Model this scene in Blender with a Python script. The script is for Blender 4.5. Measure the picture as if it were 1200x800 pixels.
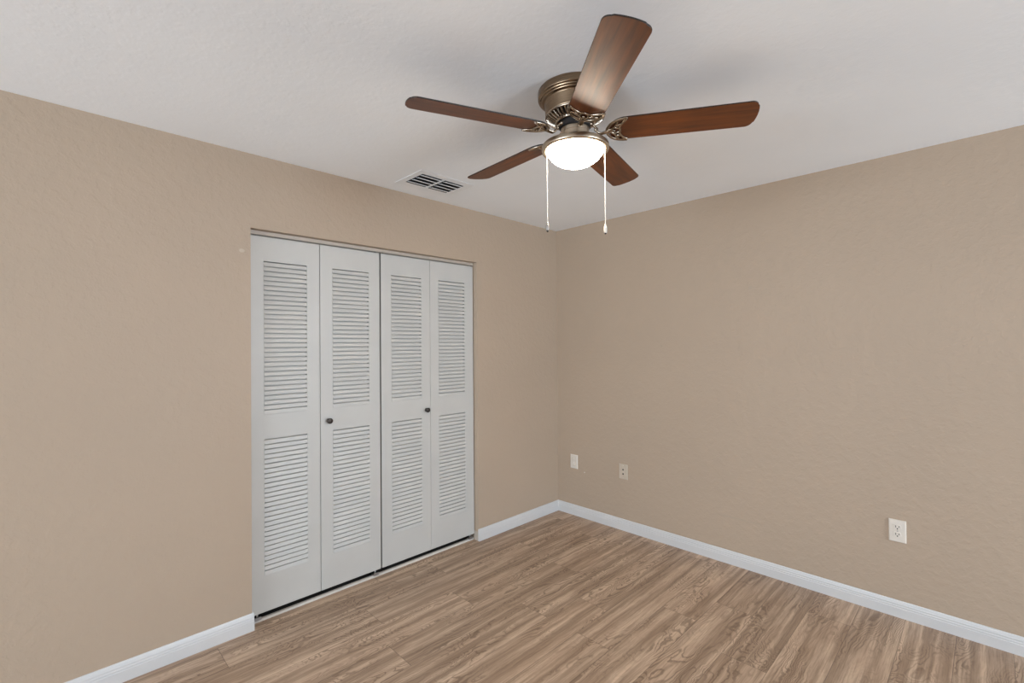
import bpy, bmesh, math, random
from mathutils import Vector, Matrix
from math import sin, cos, pi, radians

# ------------------------------------------------------------------ clear
for o in list(bpy.data.objects):
    bpy.data.objects.remove(o, do_unlink=True)
scene = bpy.context.scene
COL = scene.collection

# ------------------------------------------------------------------ camera
F = Vector((-0.70996632, 0.70420644, 0.00641232))
R = Vector((0.70416888, 0.70999496, -0.0073037))
U = Vector((0.00969603, 0.000670024, 0.99995277))
cam_data = bpy.data.cameras.new('camera')
cam_data.sensor_width = 36.0
cam_data.lens = 551.881 / 1200 * 36.0
cam_data.clip_start = 0.01
cam = bpy.data.objects.new('camera', cam_data)
COL.objects.link(cam)
m = Matrix((R, U, -F)).transposed().to_4x4()
m.translation = Vector((2.658, -3.195, 1.448))
cam.matrix_world = m
scene.camera = cam

# ------------------------------------------------------------------ room dimensions
H = 2.44
X1, Y1 = 7.0, -7.5            # unseen far sides of the room, pushed back to even the light
YR, YL, HO = -0.9215, -2.4445, 2.0587   # closet opening
BH, BT = 0.0858, 0.0138        # baseboards

# ------------------------------------------------------------------ view, world, lights
vs = scene.view_settings
vs.view_transform = 'Standard'
vs.look = 'None'
vs.gamma = 1.0
vs.use_curve_mapping = False
vs.exposure = -0.07

world = bpy.data.worlds.new('world')
scene.world = world
world.use_nodes = True
bg = world.node_tree.nodes['Background']
bg.inputs[0].default_value = (0.75, 0.86, 1.0, 1)
bg.inputs[1].default_value = 1.0

def area(name, loc, direction, sx, sy, power, color):
    d = bpy.data.lights.new(name, 'AREA')
    d.shape = 'RECTANGLE'
    d.size, d.size_y = sx, sy
    d.energy = power
    d.color = color
    o = bpy.data.objects.new(name, d)
    COL.objects.link(o)
    o.location = loc
    o.rotation_euler = Vector(direction).to_track_quat('-Z', 'Z').to_euler()
    return o

# window daylight from behind the camera, plus fill from an added second window
area('daylight_and_fill', (X1 + 0.02, -0.95, 1.35), (-1, 0, 0), 1.8, 1.7, 174, (0.94, 1.17, 1.40))
area('daylight_and_fill', (1.2, Y1 - 0.02, 1.35), (0, 1, 0), 2.2, 1.7, 174, (0.96, 1.17, 1.38))  # added fill for the right wall, no window known there
LAMP = 72.0

# ------------------------------------------------------------------ node helpers
def new_mat(name):
    mt = bpy.data.materials.new(name)
    mt.use_nodes = True
    nt = mt.node_tree
    return mt, nt, nt.nodes['Principled BSDF']

class NB:
    """small node builder"""
    def __init__(self, nt):
        self.nt = nt
    def n(self, kind, **kw):
        nd = self.nt.nodes.new(kind)
        for k, v in kw.items():
            setattr(nd, k, v)
        return nd
    def link(self, a, b):
        self.nt.links.new(a, b)
    def setin(self, sock, v):
        if hasattr(v, 'is_output') or isinstance(v, bpy.types.NodeSocket):
            self.link(v, sock)
        else:
            sock.default_value = v
    def math(self, op, a, b=0.0, c=0.0, clamp=False):
        nd = self.n('ShaderNodeMath', operation=op, use_clamp=clamp)
        self.setin(nd.inputs[0], a)
        self.setin(nd.inputs[1], b)
        if op in ('MULTIPLY_ADD', 'SMOOTH_MIN', 'COMPARE'):
            self.setin(nd.inputs[2], c)
        return nd.outputs[0]
    def combine(self, x, y, z):
        nd = self.n('ShaderNodeCombineXYZ')
        for i, v in enumerate((x, y, z)):
            self.setin(nd.inputs[i], v)
        return nd.outputs[0]
    def sep(self, v):
        nd = self.n('ShaderNodeSeparateXYZ')
        self.link(v, nd.inputs[0])
        return nd.outputs
    def noise(self, vec, scale, detail=2.0, rough=0.5, dist=0.0):
        nd = self.n('ShaderNodeTexNoise')
        if vec is not None:
            self.link(vec, nd.inputs['Vector'])
        nd.inputs['Scale'].default_value = scale
        nd.inputs['Detail'].default_value = detail
        nd.inputs['Roughness'].default_value = rough
        nd.inputs['Distortion'].default_value = dist
        return nd.outputs['Fac']
    def mapr(self, v, a, b, c, d, smooth=False):
        nd = self.n('ShaderNodeMapRange', clamp=True)
        if smooth:
            nd.interpolation_type = 'SMOOTHSTEP'
        self.setin(nd.inputs[0], v)
        for i, q in enumerate((a, b, c, d)):
            nd.inputs[i + 1].default_value = q
        return nd.outputs[0]
    def mix(self, fac, a, b, mode='MIX'):
        nd = self.n('ShaderNodeMix', data_type='RGBA', blend_type=mode)
        self.setin(nd.inputs['Factor'], fac)
        for s, v in ((nd.inputs[6], a), (nd.inputs[7], b)):
            if isinstance(v, (tuple, list)):
                s.default_value = (v[0], v[1], v[2], 1)
            else:
                self.link(v, s)
        return nd.outputs[2]
    def objco(self):
        return self.n('ShaderNodeTexCoord').outputs['Object']
    def bump(self, h, strength, dist, bsdf):
        nd = self.n('ShaderNodeBump')
        nd.inputs['Strength'].default_value = strength
        nd.inputs['Distance'].default_value = dist
        self.link(h, nd.inputs['Height'])
        self.link(nd.outputs[0], bsdf.inputs['Normal'])

def srgb(r, g, b):
    f = lambda c: (c / 12.92 if c <= 0.04045 else ((c + 0.055) / 1.055) ** 2.4)
    return tuple(f(v / 255) for v in (r, g, b))

def plain(name, col, rough=0.5, metal=0.0, var=0.06, scale=20.0, bump=0.0, spec=0.5, coat=0.0):
    mt, nt, b = new_mat(name)
    nb = NB(nt)
    co = nb.objco()
    n = nb.noise(co, scale, 3.0)
    k = nb.mapr(n, 0.3, 0.7, 1 - var, 1 + var)
    cc = nb.n('ShaderNodeVectorMath', operation='SCALE')
    cc.inputs[0].default_value = col
    nb.link(k, cc.inputs['Scale'])
    nb.link(cc.outputs[0], b.inputs['Base Color'])
    b.inputs['Roughness'].default_value = rough
    b.inputs['Metallic'].default_value = metal
    b.inputs['Specular IOR Level'].default_value = spec
    b.inputs['Coat Weight'].default_value = coat
    if bump:
        nb.bump(n, 0.4, bump, b)
    return mt

def painted_wall(name, col, scuffs=(), rough=0.55, tex=1.0, spec=0.35):
    """rolled paint on orange-peel plaster"""
    mt, nt, b = new_mat(name)
    nb = NB(nt)
    co = nb.objco()
    fine = nb.noise(co, 95.0, 2.0, 0.5)
    lumps = nb.noise(co, 26.0, 3.0, 0.55)
    lumps = nb.mapr(lumps, 0.42, 0.62, 0, 1, True)
    h = nb.math('ADD', nb.math('MULTIPLY', fine, 0.45), nb.math('MULTIPLY', lumps, 0.55))
    nb.bump(h, 0.45 * tex, 0.0026, b)
    big = nb.noise(co, 1.1, 3.0, 0.55)
    k = nb.mapr(big, 0.3, 0.7, 0.975, 1.025)
    cc = nb.n('ShaderNodeVectorMath', operation='SCALE')
    cc.inputs[0].default_value = col
    nb.link(k, cc.inputs['Scale'])
    out = cc.outputs[0]
    x, y, z = nb.sep(co)
    for (axis, a, zc, ra, rz, tilt, scol, amt) in scuffs:
        p = x if axis == 'x' else y
        u = nb.math('SUBTRACT', p, a)
        w = nb.math('SUBTRACT', nb.math('SUBTRACT', z, zc), nb.math('MULTIPLY', u, tilt))
        d = nb.math('SQRT', nb.math('ADD', nb.math('POWER', nb.math('DIVIDE', u, ra), 2.0),
                                    nb.math('POWER', nb.math('DIVIDE', w, rz), 2.0)))
        mk = nb.mapr(d, 0.6, 1.0, amt, 0.0, True)
        out = nb.mix(mk, out, scol)
    nb.link(out, b.inputs['Base Color'])
    b.inputs['Roughness'].default_value = rough
    b.inputs['Specular IOR Level'].default_value = spec
    return mt

WALL_COL = srgb(173, 152, 131)
M = {}
M['wall_l'] = painted_wall('beige_paint', WALL_COL, scuffs=[
    ('y', -2.485, 1.935, 0.016, 0.012, 0.0, srgb(205, 190, 172), 0.4),
    ('y', -2.04, 2.165, 0.02, 0.006, 0.3, srgb(160, 145, 128), 0.5)])
M['wall_r'] = painted_wall('beige_paint', WALL_COL, scuffs=[
    ('x', 0.285, 0.377, 0.006, 0.006, 0.0, srgb(225, 215, 203), 0.8),
    ('x', 1.52, 0.305, 0.20, 0.0035, 0.0, srgb(165, 150, 132), 0.55),
    ('x', 1.60, 1.80, 0.012, 0.012, 0.0, srgb(165, 150, 132), 0.5),
    ('x', 0.985, 1.43, 0.006, 0.006, 0.0, srgb(150, 135, 118), 0.6)])
M['wall_b'] = painted_wall('beige_paint', WALL_COL)
M['ceiling'] = painted_wall('ceiling_paint', srgb(242, 242, 242), rough=0.8, tex=0.42, spec=0.2)
M['trim'] = plain('white_trim_paint', srgb(201, 197, 194), 0.35, var=0.02, scale=6)
M['door'] = plain('white_door_paint', srgb(187, 182, 175), 0.45, var=0.025, scale=5)
M['track'] = plain('beige_track_paint', srgb(178, 165, 150), 0.45, var=0.04)
M['strip'] = plain('threshold_paint', srgb(205, 196, 186), 0.45, var=0.06, scale=15)
M['floor_shade'] = plain('closet_floor_shade', srgb(52, 47, 43), 0.95, var=0.2, scale=120)  # dark sheet on the closet floor, stands for shade under the doors
M['dark'] = plain('closet_wall_shade', srgb(70, 62, 54), 0.8)  # closet walls coloured dark to stand for the unlit inside
M['knob'] = plain('dark_bronze', srgb(62, 54, 48), 0.35, metal=0.7, var=0.15, scale=60)
M['steel'] = plain('zinc_steel', srgb(170, 165, 160), 0.35, metal=0.9)
M['plate'] = plain('white_plastic', srgb(214, 203, 190), 0.35, var=0.01)
M['plate_beige'] = plain('painted_over_plastic', srgb(190, 174, 155), 0.4, var=0.02)
M['slot'] = plain('slot_black', srgb(30, 26, 24), 0.6)
M['vent'] = plain('vent_enamel', srgb(236, 236, 236), 0.4, var=0.01)
M['duct'] = plain('duct_grey', srgb(70, 70, 72), 0.5, metal=0.3)
M['iron'] = plain('antique_nickel', srgb(172, 156, 138), 0.26, metal=1.0, var=0.12, scale=50)
M['black'] = plain('motor_black', srgb(30, 24, 20), 0.8)
M['chain'] = plain('white_chain', srgb(226, 220, 212), 0.35, metal=0.2, var=0.03)

# brushed nickel with fine circular brushing
def brushed(name, ca, cb):
    mt, nt, b = new_mat(name)
    nb = NB(nt)
    x, y, z = nb.sep(nb.objco())
    v = nb.combine(nb.math('MULTIPLY', x, 0.6), nb.math('MULTIPLY', y, 0.6), nb.math('MULTIPLY', z, 60.0))
    n = nb.noise(v, 14.0, 3.0)
    nb.link(nb.mix(nb.mapr(n, 0.3, 0.7, 0, 1), ca, cb), b.inputs['Base Color'])
    b.inputs['Metallic'].default_value = 1.0
    nb.link(nb.mapr(n, 0.3, 0.7, 0.26, 0.38), b.inputs['Roughness'])
    b.inputs['Anisotropic'].default_value = 0.4
    return mt
M['nickel'] = brushed('antique_brushed_nickel', srgb(124, 102, 80), srgb(152, 130, 106))
M['nickel_light'] = brushed('brushed_nickel', srgb(172, 154, 132), srgb(200, 184, 164))

def walnut():
    mt, nt, b = new_mat('walnut_blade')
    nb = NB(nt)
    co = nb.objco()
    x, y, z = nb.sep(co)
    info = nb.n('ShaderNodeObjectInfo').outputs['Random']
    v = nb.combine(nb.math('MULTIPLY_ADD', info, 7.0, nb.math('MULTIPLY', x, 1.3)), nb.math('MULTIPLY', y, 16.0), z)
    n1 = nb.noise(v, 3.0, 5.0, 0.6, 0.4)
    v2 = nb.combine(nb.math('MULTIPLY', x, 4.0), nb.math('MULTIPLY', y, 130.0), z)
    n2 = nb.noise(v2, 3.0, 3.0, 0.6)
    c = nb.mix(nb.mapr(n1, 0.30, 0.70, 0, 1), srgb(74, 36, 9), srgb(118, 60, 16))
    c = nb.mix(nb.mapr(n2, 0.4, 0.7, 0, 0.22), c, srgb(54, 27, 10))
    nb.link(c, b.inputs['Base Color'])
    b.inputs['Roughness'].default_value = 0.42
    b.inputs['Specular IOR Level'].default_value = 0.5
    return mt
M['walnut'] = walnut()
M['edge'] = plain('blade_edge', srgb(30, 18, 12), 0.5)

def lamp_glass():
    mt, nt, b = new_mat('lit_frosted_glass')
    nb = NB(nt)
    n = nb.noise(nb.objco(), 9.0, 2.0)
    b.inputs['Base Color'].default_value = (0.9, 0.88, 0.84, 1)
    b.inputs['Roughness'].default_value = 0.3
    b.inputs['Emission Color'].default_value = (1.0, 0.89, 0.72, 1)
    nb.link(nb.mapr(n, 0.3, 0.7, LAMP * 0.92, LAMP * 1.08), b.inputs['Emission Strength'])
    return mt
M['glass'] = lamp_glass()

# laminate floor: planks run along Y
PW, PL, PX = 0.192, 1.22, 0.043
def floor_mat():
    mt, nt, b = new_mat('oak_laminate')
    nb = NB(nt)
    x, y, z = nb.sep(nb.objco())
    u = nb.math('DIVIDE', nb.math('SUBTRACT', x, PX), PW)
    k = nb.math('FLOOR', u)
    fu = nb.math('FRACT', u)
    known = {0: -2.607, 1: -1.947, 2: -1.50, 3: -2.02, 4: -1.304, 5: -2.25, 6: -1.298, 7: -0.78, 8: -1.75,
             9: -0.95, 10: -0.28, 11: -1.15, 12: -0.62, 13: -1.0}
    rnd = random.Random(5)
    NS = 24
    ramp = nb.n('ShaderNodeValToRGB')
    ramp.color_ramp.interpolation = 'CONSTANT'
    el = ramp.color_ramp.elements
    while len(el) < NS:
        el.new(0.5)
    for i in range(NS):
        kk = i - 2
        ye = known.get(kk, rnd.uniform(-2, 0))
        fr = (ye / PL) % 1.0
        el[i].position = i / NS
        el[i].color = (fr, fr, fr, 1)
    nb.link(nb.math('DIVIDE', nb.math('ADD', k, 2.5), NS), ramp.inputs[0])
    v = nb.math('SUBTRACT', nb.math('DIVIDE', y, PL), ramp.outputs[0])
    j = nb.math('FLOOR', v)
    fv = nb.math('FRACT', v)
    wn = nb.n('ShaderNodeTexWhiteNoise', noise_dimensions='2D')
    nb.link(nb.combine(k, j, 0.0), wn.inputs['Vector'])
    rc = nb.sep(wn.outputs['Color'])
    ox = nb.math('MULTIPLY', rc[0], 40.0)
    oy = nb.math('MULTIPLY', rc[1], 40.0)
    # cathedral figure: contour lines of a stretched noise
    warp = nb.noise(nb.combine(nb.math('ADD', nb.math('MULTIPLY', x, 9.0), oy), nb.math('MULTIPLY', y, 5.0), ox), 1.6, 3.0, 0.6)
    wv = nb.math('MULTIPLY', nb.math('SUBTRACT', warp, 0.5), 0.35)
    cv = nb.combine(nb.math('ADD', nb.math('ADD', nb.math('MULTIPLY', x, 6.4), ox), wv),
                    nb.math('ADD', nb.math('ADD', nb.math('MULTIPLY', y, 1.25), oy), wv), 0.0)
    base = nb.noise(cv, 1.0, 1.6, 0.40)
    ring = nb.math('SINE', nb.math('MULTIPLY', base, 250.0))
    ring = nb.mapr(ring, 0.1, 1.0, 0.0, 1.0, True)
    # where the figure shows clearly
    fig = nb.noise(nb.combine(nb.math('ADD', nb.math('MULTIPLY', x, 7.0), oy), nb.math('ADD', nb.math('MULTIPLY', y, 2.2), ox), 1.7), 1.0, 2.0)
    fig = nb.mapr(fig, 0.40, 0.62, 0.12, 1.0, True)
    ring = nb.math('MULTIPLY', ring, fig)
    # fine pores and long streaks
    pv = nb.combine(nb.math('ADD', nb.math('MULTIPLY', x, 150.0), ox), nb.math('MULTIPLY', y, 5.0), oy)
    pores = nb.mapr(nb.noise(pv, 1.0, 3.0, 0.65), 0.45, 0.72, 0, 1)
    sv = nb.combine(nb.math('ADD', nb.math('ADD', nb.math('MULTIPLY', x, 30.0), ox), nb.math('MULTIPLY', wv, 2.0)), nb.math('ADD', nb.math('MULTIPLY', y, 0.9), oy), oy)
    streak = nb.mapr(nb.noise(sv, 1.0, 3.0, 0.55), 0.34, 0.66, 0, 1, True)
    cloud = nb.mapr(nb.noise(cv, 1.7, 3.0, 0.5), 0.36, 0.64, 0, 1, True)
    light, mid, dk = srgb(206, 178, 152), srgb(184, 155, 130), srgb(116, 90, 69)
    c = nb.mix(nb.math('MULTIPLY', cloud, 0.75), light, mid)
    c = nb.mix(nb.math('MULTIPLY', streak, 0.66), c, dk)
    c = nb.mix(nb.math('MULTIPLY', ring, 0.64), c, srgb(100, 77, 59))
    c = nb.mix(nb.math('MULTIPLY', pores, 0.48), c, srgb(112, 88, 70))
    tone = nb.mapr(rc[2], 0, 1, 0.95, 1.04)
    sc = nb.n('ShaderNodeVectorMath', operation='SCALE')
    nb.link(c, sc.inputs[0])
    nb.link(tone, sc.inputs['Scale'])
    # bevelled seams between planks
    ex = nb.math('MULTIPLY', nb.math('MINIMUM', fu, nb.math('SUBTRACT', 1.0, fu)), PW)
    ey = nb.math('MULTIPLY', nb.math('MINIMUM', fv, nb.math('SUBTRACT', 1.0, fv)), PL)
    seam = nb.mapr(nb.math('MINIMUM', ex, ey), 0.0006, 0.0020, 1.0, 0.0)
    col = nb.mix(nb.math('MULTIPLY', seam, 0.6), sc.outputs[0], srgb(74, 56, 43))
    nb.link(col, b.inputs['Base Color'])
    nb.link(nb.mapr(pores, 0, 1, 0.42, 0.55), b.inputs['Roughness'])
    b.inputs['Specular IOR Level'].default_value = 0.4
    h = nb.math('SUBTRACT', nb.math('MULTIPLY', pores, -0.2), nb.math('ADD', seam, nb.math('MULTIPLY', ring, 0.25)))
    nb.bump(h, 0.25, 0.0008, b)
    return mt
M['floor'] = floor_mat()

# ------------------------------------------------------------------ mesh helpers
def box(bm, x0, x1, y0, y1, z0, z1, mat=0):
    vs_ = [bm.verts.new((x, y, z)) for z in (z0, z1) for y in (y0, y1) for x in (x0, x1)]
    for f in ((0, 2, 3, 1), (4, 5, 7, 6), (0, 1, 5, 4), (2, 6, 7, 3), (0, 4, 6, 2), (1, 3, 7, 5)):
        fc = bm.faces.new([vs_[i] for i in f])
        fc.material_index = mat

def prism(bm, prof, axis, a, b, mat=0):
    """closed 2D profile swept along an axis; profile is in the two other axes (cyclic order)"""
    def P(q, t):
        if axis == 'x': return (t, q[0], q[1])
        if axis == 'y': return (q[0], t, q[1])
        return (q[0], q[1], t)
    A = [bm.verts.new(P(q, a)) for q in prof]
    B = [bm.verts.new(P(q, b)) for q in prof]
    n = len(prof)
    fs = [bm.faces.new((A[i], A[(i + 1) % n], B[(i + 1) % n], B[i])) for i in range(n)]
    fs.append(bm.faces.new(A[::-1]))
    fs.append(bm.faces.new(B))
    for f in fs:
        f.material_index = mat
    return fs

def lathe(bm, prof, seg=64, axis='z', center=(0, 0, 0), mat=0):
    rings = []
    cx, cy, cz = center
    for r, h in prof:
        ring = []
        if r < 1e-6:
            p = {'z': (cx, cy, cz + h), 'x': (cx + h, cy, cz), 'y': (cx, cy + h, cz)}[axis]
            ring = [bm.verts.new(p)]
        else:
            for i in range(seg):
                a = 2 * pi * i / seg
                c, s = r * cos(a), r * sin(a)
                p = {'z': (cx + c, cy + s, cz + h), 'x': (cx + h, cy + c, cz + s), 'y': (cx + s, cy + h, cz + c)}[axis]
                ring.append(bm.verts.new(p))
        rings.append(ring)
    for A, B in zip(rings, rings[1:]):
        for i in range(seg):
            j = (i + 1) % seg
            if len(A) == 1 and len(B) == 1: continue
            if len(A) == 1: f = bm.faces.new((A[0], B[j], B[i]))
            elif len(B) == 1: f = bm.faces.new((A[i], A[j], B[0]))
            else: f = bm.faces.new((A[i], A[j], B[j], B[i]))
            f.smooth = True
            f.material_index = mat

def tube(bm, pts, rx, rz=None, seg=10, smooth=True, taper=None):
    """tube through points; elliptical section (rx sideways, rz along the up vector)"""
    pts = [Vector(p) for p in pts]
    rz = rx if rz is None else rz
    rings = []
    for i, p in enumerate(pts):
        t = (pts[min(i + 1, len(pts) - 1)] - pts[max(i - 1, 0)]).normalized()
        up = Vector((0, 0, 1)) if abs(t.z) < 0.9 else Vector((0, 1, 0))
        s = t.cross(up).normalized()
        w = s.cross(t).normalized()
        k = taper[i] if taper else 1.0
        rings.append([bm.verts.new(p + s * (rx * k * cos(2 * pi * j / seg)) + w * (rz * k * sin(2 * pi * j / seg))) for j in range(seg)])
    for A, B in zip(rings, rings[1:]):
        for j in range(seg):
            f = bm.faces.new((A[j], A[(j + 1) % seg], B[(j + 1) % seg], B[j]))
            f.smooth = smooth
    bm.faces.new(rings[0][::-1])
    bm.faces.new(rings[-1])

def spline(pts, n=8):
    """Catmull-Rom through points"""
    P = [Vector(p) for p in pts]
    P = [P[0] * 2 - P[1]] + P + [P[-1] * 2 - P[-2]]
    out = []
    for i in range(1, len(P) - 2):
        for q in range(n):
            t = q / n
            a, b, c, d = P[i - 1], P[i], P[i + 1], P[i + 2]
            out.append(0.5 * (2 * b + (c - a) * t + (2 * a - 5 * b + 4 * c - d) * t * t + (3 * b - a - 3 * c + d) * t ** 3))
    out.append(P[-2])
    return out

def grid_plate(bm, us, vs_, holes, d0, d1, axis):
    """plate with rectangular holes; us/vs_ cut lines, holes set of (i,j); extruded between d0 and d1 on axis"""
    def P(u, v, d):
        return {'x': (d, u, v), 'y': (u, d, v), 'z': (u, v, d)}[axis]
    cache = {}
    def V(i, j, s):
        if (i, j, s) not in cache:
            cache[(i, j, s)] = bm.verts.new(P(us[i], vs_[j], (d0, d1)[s]))
        return cache[(i, j, s)]
    nu, nv = len(us) - 1, len(vs_) - 1
    solid = lambda i, j: 0 <= i < nu and 0 <= j < nv and (i, j) not in holes
    for i in range(nu):
        for j in range(nv):
            if not solid(i, j): continue
            for s in (0, 1):
                bm.faces.new([V(i, j, s), V(i + 1, j, s), V(i + 1, j + 1, s), V(i, j + 1, s)])
            for (di, dj, a, b) in ((-1, 0, (i, j), (i, j + 1)), (1, 0, (i + 1, j), (i + 1, j + 1)),
                                   (0, -1, (i, j), (i + 1, j)), (0, 1, (i, j + 1), (i + 1, j + 1))):
                if not solid(i + di, j + dj):
                    bm.faces.new([V(*a, 0), V(*b, 0), V(*b, 1), V(*a, 1)])

def mesh(name, bm, mats):
    bmesh.ops.recalc_face_normals(bm, faces=bm.faces)
    me = bpy.data.meshes.new(name)
    bm.to_mesh(me)
    bm.free()
    for m_ in (mats if isinstance(mats, (list, tuple)) else [mats]):
        me.materials.append(m_)
    return me

def obj(name, bm, mats, parent=None, loc=None, bevel=0.0, seg=2):
    me = mesh(name, bm, mats)
    o = bpy.data.objects.new(name, me)
    COL.objects.link(o)
    if parent: o.parent = parent
    if loc: o.location = loc
    if bevel:
        md = o.modifiers.new('bevel', 'BEVEL')
        md.width = bevel
        md.segments = seg
        md.limit_method = 'ANGLE'
    return o

def thing(name, label, cat, loc=(0, 0, 0), group=None):
    o = bpy.data.objects.new(name, None)
    o.empty_display_size = 0.05
    COL.objects.link(o)
    o.location = loc
    return tag(o, label, cat, group)

def tag(o, label, cat, group=None):
    o['label'] = label
    o['category'] = cat
    if group: o['group'] = group
    o['kind'] = 'thing'
    return o

def struct(name, bm, mat, bevel=0.0, label=None, cat=None):
    o = obj(name, bm, mat, bevel=bevel)
    o['kind'] = 'structure'
    if label:
        o['label'] = label
        o['category'] = cat
    return o

# ------------------------------------------------------------------ room shell
T = 0.10
bm = bmesh.new(); box(bm, -0.75, X1 + T, Y1 - T, T, -0.08, 0.0)
struct('floor', bm, M['floor'], label='brown wood-look plank floor running along the closet wall', cat='floor')
bm = bmesh.new(); box(bm, -0.75, X1 + T, Y1 - T, T, H, H + 0.08)
struct('ceiling', bm, M['ceiling'], label='flat white textured ceiling carrying the fan', cat='ceiling')
bm = bmesh.new()
grid_plate(bm, [Y1, YL, YR, 0.0], [0.0, HO, H], {(1, 0)}, -T, 0.0, 'x')
struct('wall_left', bm, M['wall_l'], label='beige painted wall with the white closet doors', cat='wall')
bm = bmesh.new(); box(bm, -T, X1 + T, 0.0, T, 0.0, H)
struct('wall_right', bm, M['wall_r'], label='plain beige painted wall with three small wall plates', cat='wall')
bm = bmesh.new()
grid_plate(bm, [Y1, -1.85, -0.05, 0.0], [0, 0.5, 2.2, H], {(1, 1)}, X1, X1 + T, 'x')
struct('wall_back', bm, M['wall_b'], label='beige wall behind the camera facing the closet', cat='wall')
bm = bmesh.new()
grid_plate(bm, [-T, 0.1, 2.3, X1 + T], [0, 0.5, 2.2, H], {(1, 1)}, Y1 - T, Y1, 'y')
struct('wall_front', bm, M['wall_b'], label='beige wall behind the camera facing the plain wall', cat='wall')
# closet interior
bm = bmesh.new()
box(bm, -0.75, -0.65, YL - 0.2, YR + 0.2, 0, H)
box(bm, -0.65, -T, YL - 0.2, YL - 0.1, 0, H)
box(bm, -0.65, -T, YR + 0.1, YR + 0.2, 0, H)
struct('wall_closet', bm, M['dark'], label='closet interior coloured dark for its shade, seen through the door gaps', cat='wall')
bm = bmesh.new(); box(bm, -0.65, -0.066, YL - 0.1, YR + 0.1, 0.0005, 0.006)
struct('floor_closet', bm, M['floor_shade'], label='sheet coloured dark for the shade under the closet doors', cat='floor')
# windows behind the camera, one of them added for its light: frame with muntins
def window(name, axis, d, u0, u1, z0, z1):
    bm = bmesh.new()
    w, th = 0.045, 0.05
    um, zm = (u0 + u1) / 2, (z0 + z1) / 2
    grid_plate(bm, [u0, u0 + w, um - w / 2, um + w / 2, u1 - w, u1], [z0, z0 + w, zm - w / 2, zm + w / 2, z1 - w, z1],
               {(1, 1), (1, 3), (3, 1), (3, 3)}, d, d + th, axis)
    struct(name, bm, M['trim'], label='white frame of an unseen window behind the camera', cat='window')
window('window_1', 'x', X1 + 0.045, -1.85, -0.05, 0.5, 2.2)
window('added_window', 'y', Y1 - 0.095, 0.1, 2.3, 0.5, 2.2)  # added window, put in to light the right wall

# baseboards: moulded profile (offset from wall, height)
BP = [(0, 0), (BT, 0), (BT, 0.048), (BT - 0.002, 0.051), (BT - 0.002, 0.058), (BT - 0.0045, 0.062), (BT - 0.0045, 0.069),
      (BT - 0.0065, 0.073), (BT - 0.0075, 0.079), (BT - 0.0095, BH - 0.001), (BT - 0.0115, BH), (0, BH)]
def baseboard_x(name, y0, y1, label):      # on the closet wall, along y
    bm = bmesh.new(); prism(bm, BP, 'y', y0, y1)
    struct(name, bm, M['trim'], label=label, cat='baseboard')
baseboard_x('baseboard_left', Y1, YL + 0.008, 'white moulded baseboard left of the closet doors')
baseboard_x('baseboard_corner', YR - 0.004, -BT * 0.2, 'short white baseboard between the closet and the room corner')
bm = bmesh.new(); prism(bm, [(-a, h) for a, h in BP], 'x', 0.0, X1)
struct('baseboard_right', bm, M['trim'], label='long white moulded baseboard under the plain beige wall', cat='baseboard')
# baseboard return on the closet jamb (right side of the opening) and floor strip under the doors
bm = bmesh.new(); box(bm, -0.047, 0.0, YR - 0.0045, YR, 0.0, BH - 0.02)
struct('trim_1', bm, M['track'], bevel=0.001, label='thin painted trim on the closet jamb beside the baseboard', cat='trim')
bm = bmesh.new(); prism(bm, [(-0.048, 0.0), (-0.048, 0.010), (-0.0495, 0.0125), (-0.064, 0.0135), (-0.064, 0.0)], 'y', YL + 0.002, YR - 0.005)
struct('trim_2', bm, M['strip'], label='white threshold strip on the floor under the closet doors', cat='trim')

# top track of the bifold doors: an upside-down channel under the lintel
bm = bmesh.new()
prism(bm, [(-0.039, 2.0575), (-0.039, 2.0375), (-0.042, 2.0375), (-0.042, 2.0540), (-0.070, 2.0540), (-0.070, 2.0375), (-0.073, 2.0375), (-0.073, 2.0575)],
      'y', YL + 0.004, YR - 0.004)
tag(obj('door_track', bm, M['track']), 'thin beige metal track along the top of the closet opening', 'track')

# ------------------------------------------------------------------ bifold doors
DZ0, DZ1 = 0.045, 2.031
DXF, DXB = -0.040, -0.068
LU, LL = (1.087, 1.900), (0.238, 0.954)     # louvre fields (z)

def louver_mesh(y0, y1, z0, z1, n):
    bm = bmesh.new()
    p = (z1 - z0) / n
    for i in range(n):
        zb = z0 + i * p
        # overlapping board: lower edge proud, then a dark slit under the next board
        prof = [(DXF + 0.0012, zb + 0.0012), (DXF + 0.0006, zb), (DXF - 0.0060, zb), (DXF - 0.0085, zb + p - 0.0046),
                (DXF - 0.0034, zb + p - 0.0046), (DXF - 0.0022, zb + p - 0.0056)]
        if i == n - 1:
            prof = [(a, min(h, z1)) for a, h in prof]
        prism(bm, prof, 'y', y0, y1)
    # blank backing so the field is closed at the back
    box(bm, DXB + 0.001, DXB + 0.004, y0, y1, z0, z1)
    return bm

def knob(parent, y, z):
    bm = bmesh.new()
    lathe(bm, [(0.0001, 0.0), (0.0115, 0.0), (0.0115, 0.002), (0.007, 0.004), (0.0058, 0.010), (0.0075, 0.014), (0.0135, 0.017), (0.0163, 0.0215),
               (0.0160, 0.0255), (0.0130, 0.0290), (0.0118, 0.0284), (0.0105, 0.0292), (0.006, 0.0306), (0.0, 0.0310)], 28, 'x', (DXF - 0.0005, y, z))
    k = obj('knob', bm, M['knob'], parent)
    k['label'] = 'small round dark bronze knob'

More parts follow.
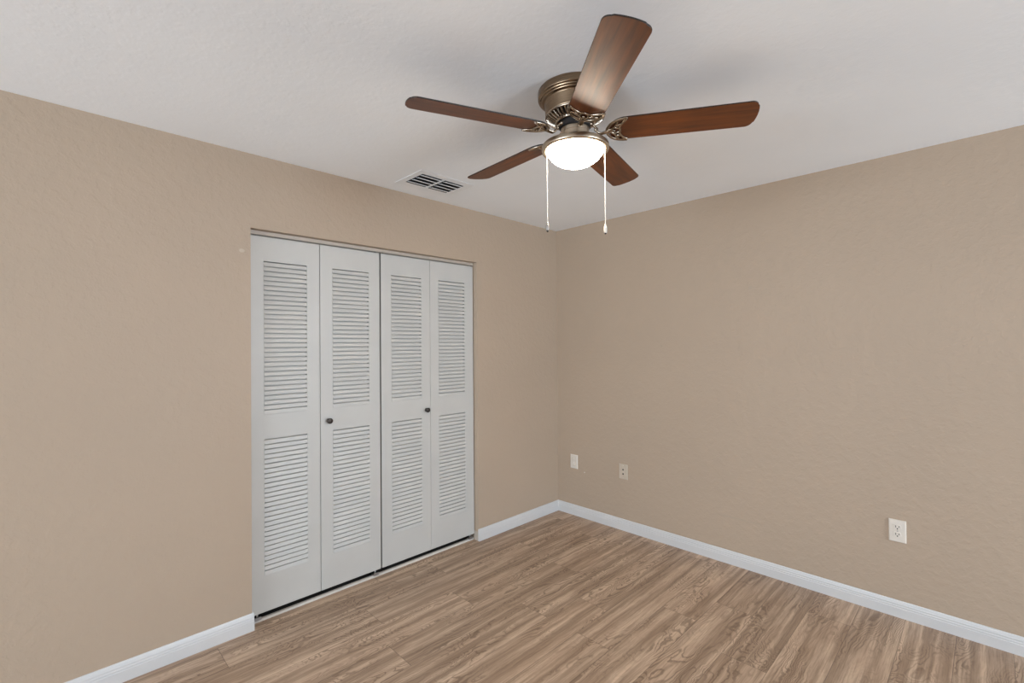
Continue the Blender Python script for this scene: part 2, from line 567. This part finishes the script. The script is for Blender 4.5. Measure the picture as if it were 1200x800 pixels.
def panel(parent, y0, y1, ly0, ly1):
    bm = bmesh.new()
    grid_plate(bm, [y0, ly0, ly1, y1], [DZ0, LL[0], LL[1], LU[0], LU[1], DZ1], {(1, 1), (1, 3)}, DXB, DXF, 'x')
    d = obj('door_panel', bm, M['door'], parent, bevel=0.0022)
    for (z0, z1, n) in ((LL[0], LL[1], 28), (LU[0], LU[1], 32)):
        obj('louver_panel', louver_mesh(ly0, ly1, z0, z1, n), M['door'], d)
    return d

def pin(parent, y, top):
    bm = bmesh.new()
    xc = (DXF + DXB) / 2
    if top:
        lathe(bm, [(0.0001, 2.026), (0.0045, 2.026), (0.0045, 2.050), (0.003, 2.0535), (0.0, 2.0535)], 12, 'z', (xc, y, 0))
        o = obj('top_pivot', bm, M['steel'], parent)
    else:
        lathe(bm, [(0.0001, 0.05), (0.005, 0.05), (0.005, 0.016), (0.0, 0.016)], 12, 'z', (xc, y, 0))
        box(bm, xc - 0.014, xc + 0.016, y - 0.016, y + 0.016, 0.0150, 0.0185)
        box(bm, xc + 0.013, xc + 0.016, y - 0.016, y + 0.016, 0.0150, 0.030)
        o = obj('bottom_pivot', bm, M['steel'], parent)
    o['label'] = 'bare steel pivot'

left = thing('bifold_closet_door', 'left white louvered bifold closet door, two folding leaves, knob on its right leaf', 'closet door',
             (0, -2.068, 0), 'bifold closet doors')
right = thing('bifold_closet_door', 'right white louvered bifold closet door nearest the room corner, knob beside its middle seam', 'closet door',
              (0, -1.308, 0), 'bifold closet doors')
def sub(parent, fn, *a):
    o = fn(parent, *a)
    return o
def panels(root, specs, knob_i, ky, kz, pins):
    for i, s in enumerate(specs):
        d = panel(root, *s)
        if i == knob_i:
            knob(d, ky, kz)
    for (y, top) in pins:
        pin(root, y, top)
    for ch in root.children:
        ch.location = ch.location - root.location
panels(left, [(-2.4405, -2.0735, -2.3705, -2.1465), (-2.0712, -1.6935, -1.9975, -1.768)], 1, -2.025, 1.014,
       [(-2.405, False), (-2.405, True), (-1.728, False), (-1.715, True)])
panels(right, [(-1.6845, -1.3135, -1.6105, -1.384), (-1.3118, -0.9275, -1.240, -1.008)], 0, -1.348, 1.007,
       [(-0.962, False), (-0.962, True), (-1.66, True)])

# ------------------------------------------------------------------ wall plates on the right wall (y = 0 plane, facing -y)
def plate_base(bm, w, h, t=0.006, b=0.0035):
    """bevelled wall plate centred on the origin, facing -y"""
    ring = lambda ww, hh, y: [bm.verts.new((sx * ww / 2, y, sz * hh / 2)) for sx, sz in ((-1, -1), (1, -1), (1, 1), (-1, 1))]
    A, B, C_ = ring(w, h, 0.0), ring(w, h, -t + b * 0.7), ring(w - 2 * b, h - 2 * b, -t)
    for P, Q in ((A, B), (B, C_)):
        for i in range(4):
            bm.faces.new((P[i], P[(i + 1) % 4], Q[(i + 1) % 4], Q[i]))
    bm.faces.new(C_); bm.faces.new(A[::-1])

def screw(parent, z, y, mat):
    bm = bmesh.new()
    lathe(bm, [(0.0001, 0.001), (0.0032, 0.001), (0.0032, -0.0004), (0.0024, -0.0012), (0.0, -0.0013)], 16, 'y', (0, y, z))
    obj('screw', bm, mat, parent)

def receptacle(parent, z, mat, slots=True):
    bm = bmesh.new()
    # face with flat top and bottom, rounded sides
    prof = []
    rr, hh = 0.0172, 0.0143
    for s in (1, -1):
        a0 = math.asin(hh / rr)
        for i in range(13):
            a = -a0 + 2 * a0 * i / 12
            prof.append((s * rr * cos(a), z + s * rr * sin(a)))
    prism(bm, [(q[0], q[1]) for q in prof], 'y', -0.0045, -0.0078)
    r = obj('receptacle', bm, mat, parent, bevel=0.0006)
    bm = bmesh.new()
    yy0, yy1 = -0.0081, -0.0070
    if slots:
        box(bm, -0.0082, -0.0053, yy0, yy1, z - 0.0012, z + 0.0090)
        box(bm, 0.0053, 0.0082, yy0, yy1, z - 0.0004, z + 0.0084)
        lathe(bm, [(0.0001, yy1), (0.0030, yy1), (0.0030, yy0), (0.0, yy0)], 16, 'y', (0, 0, z - 0.0065))
    else:
        lathe(bm, [(0.0001, yy1), (0.0062, yy1), (0.0062, yy0), (0.0, yy0)], 20, 'y', (0, 0, z))
    s = obj('slots', bm, M['slot'], r)
    s['label'] = 'black plug openings' if slots else 'round dark socket opening'

# decorator plate near the corner
t = thing('wall_plate', 'small white wall plate with narrow vertical insert, nearest the room corner', 'wall plate', (0.179, 0, 0.451), 'wall plates on the plain wall')
bm = bmesh.new(); plate_base(bm, 0.074, 0.116); obj('cover_plate', bm, M['plate'], t)
bm = bmesh.new(); grid_plate(bm, [-0.0175, -0.0145, 0.0145, 0.0175], [-0.0345, -0.0315, 0.0315, 0.0345], {(1, 1)}, -0.0064, -0.0050, 'y')
obj('insert_surround', bm, M['plate_beige'], t)
bm = bmesh.new(); prism(bm, [(-0.0040, -0.031), (-0.0095, -0.031), (-0.0062, 0.0), (-0.0075, 0.031), (-0.0040, 0.031)], 'x', -0.014, 0.014)
obj('rocker', bm, M['plate'], t, bevel=0.0005)
for z in (0.048, -0.048): screw(t, z, -0.006, M['plate'])
# beige plate
t = thing('wall_plate', 'beige wall plate with two dark round openings, middle of the three on the plain wall', 'wall plate', (0.6585, 0, 0.4535), 'wall plates on the plain wall')
bm = bmesh.new(); plate_base(bm, 0.074, 0.116); obj('cover_plate', bm, M['plate_beige'], t)
for z in (0.0165, -0.0165): receptacle(t, z, M['plate_beige'], False)
screw(t, 0.047, -0.006, M['plate']); screw(t, -0.047, -0.006, M['plate_beige'])
# duplex outlet
t = thing('wall_outlet', 'white duplex electrical outlet low on the right part of the plain wall', 'outlet', (2.3165, 0, 0.4505), 'wall plates on the plain wall')
bm = bmesh.new(); plate_base(bm, 0.072, 0.116); obj('cover_plate', bm, M['plate'], t)
for z in (0.0195, -0.0195): receptacle(t, z, M['plate'], True)
screw(t, 0.0, -0.006, M['steel'])

# ------------------------------------------------------------------ ceiling vent
vx0, vx1, vy0, vy1 = 0.135, 0.425, -1.685, -1.295
gx0, gx1, gy0, gy1 = 0.188, 0.372, -1.645, -1.340
t = thing('ceiling_vent', 'white stamped metal air vent in the ceiling near the closet wall', 'air vent', (0.28, -1.49, H))
def vobj(name, bm, mat, bevel=0.0):
    o = obj(name, bm, mat, t, bevel=bevel)
    o.location = -Vector((0.28, -1.49, H))
    return o
ym = (gy0 + gy1) / 2
bm = bmesh.new()
grid_plate(bm, [vx0, gx0, gx1, vx1], [vy0, gy0, ym - 0.009, ym + 0.009, gy1, vy1], {(1, 1), (1, 3)}, H - 0.0035, H - 0.001, 'z')
vobj('vent_frame', bm, M['vent'], 0.0006)
bm = bmesh.new(); box(bm, gx0, gx1, gy0, gy1, H - 0.0025, H - 0.0012)  # black sheet in place of the shaded duct above the slats
vobj('duct_shade_sheet', bm, M['slot'])['label'] = 'black sheet standing for the shade behind the slats'
for (a, b) in ((gy0, ym - 0.009), (ym + 0.009, gy1)):
    bm = bmesh.new()
    n = 4
    w = (gx1 - gx0) / n
    for i in range(n):
        xa = gx0 + i * w
        # curved blade: leaves a dark slot on the wall side
        prism(bm, [(xa + w * 0.42, H - 0.0035), (xa + w * 0.62, H - 0.0085), (xa + w * 0.86, H - 0.0120), (xa + w * 1.0, H - 0.0120),
                   (xa + w * 1.0, H - 0.0105), (xa + w * 0.86, H - 0.0105), (xa + w * 0.66, H - 0.007), (xa + w * 0.48, H - 0.003)], 'y', a + 0.002, b - 0.002)
    vobj('slats', bm, M['vent'])

# ------------------------------------------------------------------ ceiling fan
AX, AY, ZB = 1.523, -1.711, 2.278
TH0, PITCH = radians(247.896), radians(-11.28)
fan = thing('ceiling_fan', 'five-bladed dark wood and brushed nickel ceiling fan with a lit bowl lamp', 'ceiling fan', (AX, AY, H))
DZ = -H
def fobj(name, bm, mats, parent=fan, bevel=0.0, label=None):
    o = obj(name, bm, mats, parent, bevel=bevel)
    if label: o['label'] = label
    return o
bm = bmesh.new()
lathe(bm, [(0.0001, 0.0), (0.1425, 0.0), (0.1445, -0.002), (0.1445, -0.0275), (0.1435, -0.030), (0.1385, -0.0310), (0.1375, -0.0325), (0.1375, -0.0350), (0.1360, -0.0365),
           (0.1310, -0.0372), (0.1300, -0.0385), (0.1300, -0.0405), (0.1285, -0.0420), (0.1230, -0.0428), (0.1195, -0.0445), (0.1185, -0.0480), (0.1160, -0.0920), (0.1150, -0.0985),
           (0.104, -0.0985), (0.10, -0.088), (0.0001, -0.088)], 96)
fobj('motor_housing', bm, M['nickel'])
# ribbed vent ring: slanting ribs from the rim of the housing inwards
bm = bmesh.new()
NR = 40
for i in range(NR):
    a = 2 * pi * i / NR
    ca, sa = cos(a), sin(a)
    def Q(r, w, z): return (r * ca - w * sa, r * sa + w * ca, z)
    secs = [(0.1135, 0.0052, -0.1020, 0.006), (0.102, 0.0047, -0.1100, 0.006), (0.086, 0.0039, -0.1180, 0.006), (0.074, 0.0034, -0.1230, 0.006)]
    prev = None
    for (r, w, z, th) in secs:
        cur = [bm.verts.new(Q(r, w, z + th)), bm.verts.new(Q(r, w * 0.55, z - 0.001)), bm.verts.new(Q(r, -w * 0.55, z - 0.001)), bm.verts.new(Q(r, -w, z + th))]
        if prev:
            for k in range(4):
                bm.faces.new((prev[k], prev[(k + 1) % 4], cur[(k + 1) % 4], cur[k]))
        else:
            bm.faces.new(cur)
        prev = cur
    bm.faces.new(prev[::-1])
lathe(bm, [(0.1155, -0.095), (0.1170, -0.0985), (0.1160, -0.1020), (0.1130, -0.1030), (0.110, -0.100), (0.110, -0.095)], 80)
lathe(bm, [(0.0770, -0.117), (0.0770, -0.1235), (0.0730, -0.1260), (0.0695, -0.124), (0.0695, -0.115)], 64)
fobj('vent_ring', bm, M['iron'])
bm = bmesh.new()
lathe(bm, [(0.0001, -0.087), (0.108, -0.087), (0.108, -0.092), (0.09, -0.098), (0.070, -0.106), (0.062, -0.110), (0.062, -0.140), (0.058, -0.146), (0.0001, -0.146)], 64)
fobj('motor', bm, M['black'], label='dark motor and flywheel inside the ribbed ring')
bm = bmesh.new()
lathe(bm, [(0.0001, -0.144), (0.0535, -0.144), (0.0555, -0.146), (0.0555, -0.150), (0.0555, -0.190), (0.0555, -0.194),
           (0.060, -0.197), (0.100, -0.204), (0.120, -0.2085), (0.1285, -0.212), (0.1312, -0.2155), (0.1315, -0.228), (0.1300, -0.2330), (0.1240, -0.2352), (0.1165, -0.2350),
           (0.1135, -0.231), (0.1125, -0.222), (0.1125, -0.212), (0.0001, -0.208)], 96)
fobj('light_fitter', bm, M['nickel_light'])
bm = bmesh.new()
prof = [(0.1105, -0.216), (0.1105, -0.2240)]
for i in range(1, 15):
    a = (pi / 2) * i / 14
    prof.append((0.1105 * cos(a) if i < 14 else 0.0, -0.2240 - 0.0700 * sin(a)))
lathe(bm, prof, 80)
fobj('glass_bowl', bm, M['glass'], label='glowing white frosted glass bowl')

# blades and blade irons (shared meshes), local +x is outwards
def blade_mesh():
    bm = bmesh.new()
    hw0, hw1, hwt = 0.0640, 0.0665, 0.0690
    pts = []
    # tip: gently curved end with rounded corners
    side = []
    side.append((0.195, 0.0655)); side.append((0.40, 0.0672)); side.append((0.625, 0.0690))
    tip = []
    rc = 0.026
    xe = 0.660
    for i in range(9):
        a = radians(90 - 78 * i / 8)
        tip.append((xe - 0.0085 - rc + rc * cos(a), 0.0690 - rc + rc * sin(a)))
    for i in range(1, 8):
        q = 1 - i / 8
        yv = tip[8][1] * q
        tip.append((xe - 0.0085 * (yv / 0.05) ** 2 * 0.75, yv))
    root = []
    for i in range(1, 12):
        a = radians(90 * i / 12)
        root.append((0.195 - 0.066 * sin(a), 0.0655 * cos(a)))
    half = list(reversed(root)) + side[:-1] + tip
    outline = [(0.129, 0.0)] + half + [(xe, 0.0)] + [(x, -y) for x, y in reversed(half)]
    th = 0.0028
    A = [bm.verts.new((x, y, -th)) for x, y in outline]
    B = [bm.verts.new((x, y, th)) for x, y in outline]
    f = bm.faces.new(A[::-1]); f.material_index = 0
    f = bm.faces.new(B); f.material_index = 0
    n = len(A)
    for i in range(n):
        f = bm.faces.new((A[i], A[(i + 1) % n], B[(i + 1) % n], B[i])); f.material_index = 1
    return mesh('blade', bm, [M['walnut'], M['edge']])

def iron_mesh():
    """cast filigree blade holder under the blade root with its S-shaped arm; local z=0 is the blade's mid-plane"""
    bm = bmesh.new()
    z = -0.0062
    P = lambda x, y: (x, y, z)
    def stroke(pts, w, h=0.0040, n=7, taper=None):
        tube(bm, spline([P(*q) for q in pts], n), w, h, 8, taper=taper)
    for s in (1, -1):
        # outer rim up to the horn at the blade edge
        stroke([(0.122, 0.000), (0.128, s * 0.022), (0.141, s * 0.042), (0.160, s * 0.056), (0.182, s * 0.0625), (0.200, s * 0.0635)], 0.0062)
        # concave inner edge from the horn to the middle
        stroke([(0.200, s * 0.0615), (0.188, s * 0.050), (0.177, s * 0.034), (0.171, s * 0.018), (0.173, 0.0)], 0.0052)
        # scrolls inside
        stroke([(0.126, s * 0.004), (0.140, s * 0.010), (0.152, s * 0.022), (0.158, s * 0.036), (0.166, s * 0.052)], 0.0042)
        stroke([(0.150, s * 0.020), (0.160, s * 0.014), (0.172, s * 0.010)], 0.0038)
        stroke([(0.158, s * 0.036), (0.168, s * 0.034), (0.178, s * 0.036)], 0.0036)
        lathe(bm, [(0.0001, 0.003), (0.0060, 0.003), (0.0060, -0.0035), (0.0042, -0.0055), (0.0, -0.0060)], 14, 'z', (0.163, s * 0.030, z))
    stroke([(0.118, 0.0), (0.134, 0.0), (0.146, 0.0)], 0.0060)
    lathe(bm, [(0.0001, 0.003), (0.0060, 0.003), (0.0060, -0.0035), (0.0042, -0.0055), (0.0, -0.0060)], 14, 'z', (0.150, 0.0, z))
    return mesh('blade_iron', bm, M['iron'])

def arm_mesh():
    bm = bmesh.new()
    # from the flywheel out, dipping below the blade plane, and up to the iron
    pts = spline([(0.052, 0, 0.026), (0.066, 0, 0.026), (0.078, 0, 0.016), (0.086, 0, -0.002), (0.098, 0, -0.0115), (0.112, 0, -0.0105), (0.126, 0, -0.0065)], 6)
    n = len(pts)
    tube(bm, pts, 0.0088, 0.0048, 12, taper=[1.25 - 0.3 * sin(pi * i / (n - 1)) for i in range(n)])
    lathe(bm, [(0.0001, 0.033), (0.013, 0.033), (0.014, 0.030), (0.014, 0.022), (0.0001, 0.021)], 16, 'z', (0.056, 0, 0))
    return mesh('blade_arm', bm, M['iron'])

BM_, IM_, AM_ = blade_mesh(), iron_mesh(), arm_mesh()
for k in range(5):
    th = TH0 - k * 2 * pi / 5
    rot = Matrix.Rotation(th, 4, 'Z')
    tilt = rot @ Matrix.Rotation(PITCH, 4, 'X')
    off = Matrix.Translation((0, 0, ZB - H))
    b = bpy.data.objects.new('blade', BM_); COL.objects.link(b); b.parent = fan
    b.matrix_local = off @ tilt
    md = b.modifiers.new('bevel', 'BEVEL'); md.width = 0.0012; md.segments = 2; md.limit_method = 'ANGLE'
    ir = bpy.data.objects.new('blade_iron', IM_); COL.objects.link(ir); ir.parent = fan
    ir.matrix_local = off @ tilt
    ir['label'] = 'cast nickel filigree blade holder'
    a = bpy.data.objects.new('blade_arm', AM_); COL.objects.link(a); a.parent = fan
    a.matrix_local = off @ rot
    a['label'] = 'curved nickel blade arm'

# pull chains hanging from the rim of the lamp, left and right as the room is entered
def chain(dx, dy, z0, z1, white):
    bm = bmesh.new()
    zz = z0
    rad = 0.0021
    tube(bm, [(dx, dy, z0), (dx, dy, (z0 + z1) / 2), (dx, dy, z1)], 0.0013, 0.0013, 6)
    while zz > z1:
        lathe(bm, [(0.0, rad), (rad * 0.75, rad * 0.66), (rad, 0.0), (rad * 0.75, -rad * 0.66), (0.0, -rad)], 6, 'z', (dx, dy, zz))
        zz -= 0.0046
    c = fobj('pull_chain', bm, M['chain'])
    bm = bmesh.new()
    lathe(bm, [(0.0, 0.004), (0.003, 0.003), (0.0034, 0.0), (0.0034, -0.003), (0.0058, -0.006), (0.0068, -0.012), (0.0064, -0.022), (0.0068, -0.026), (0.0052, -0.031), (0.0, -0.032)], 16, 'z', (dx, dy, z1))
    f = obj('chain_pull', bm, M['plate'] if white else M['steel'], c)
    f['label'] = 'small white chain pull' if white else 'small metal chain pull'
    bm = bmesh.new()
    lathe(bm, [(0.0, -0.0315), (0.0035, -0.0315), (0.0035, -0.0345), (0.0, -0.036)], 12, 'z', (dx, dy, z1))
    obj('chain_pull_tip', bm, M['black'], c)['label'] = 'dark tip of the chain pull'
RH = Vector((0.704, 0.710, 0)).normalized()
FH = Vector((-0.710, 0.704, 0)).normalized()
q = RH * -0.112 - FH * 0.012
chain(q.x, q.y, -0.228, -0.518, False)
q = RH * 0.1145 - FH * 0.012
chain(q.x, q.y, -0.228, -0.528, True)
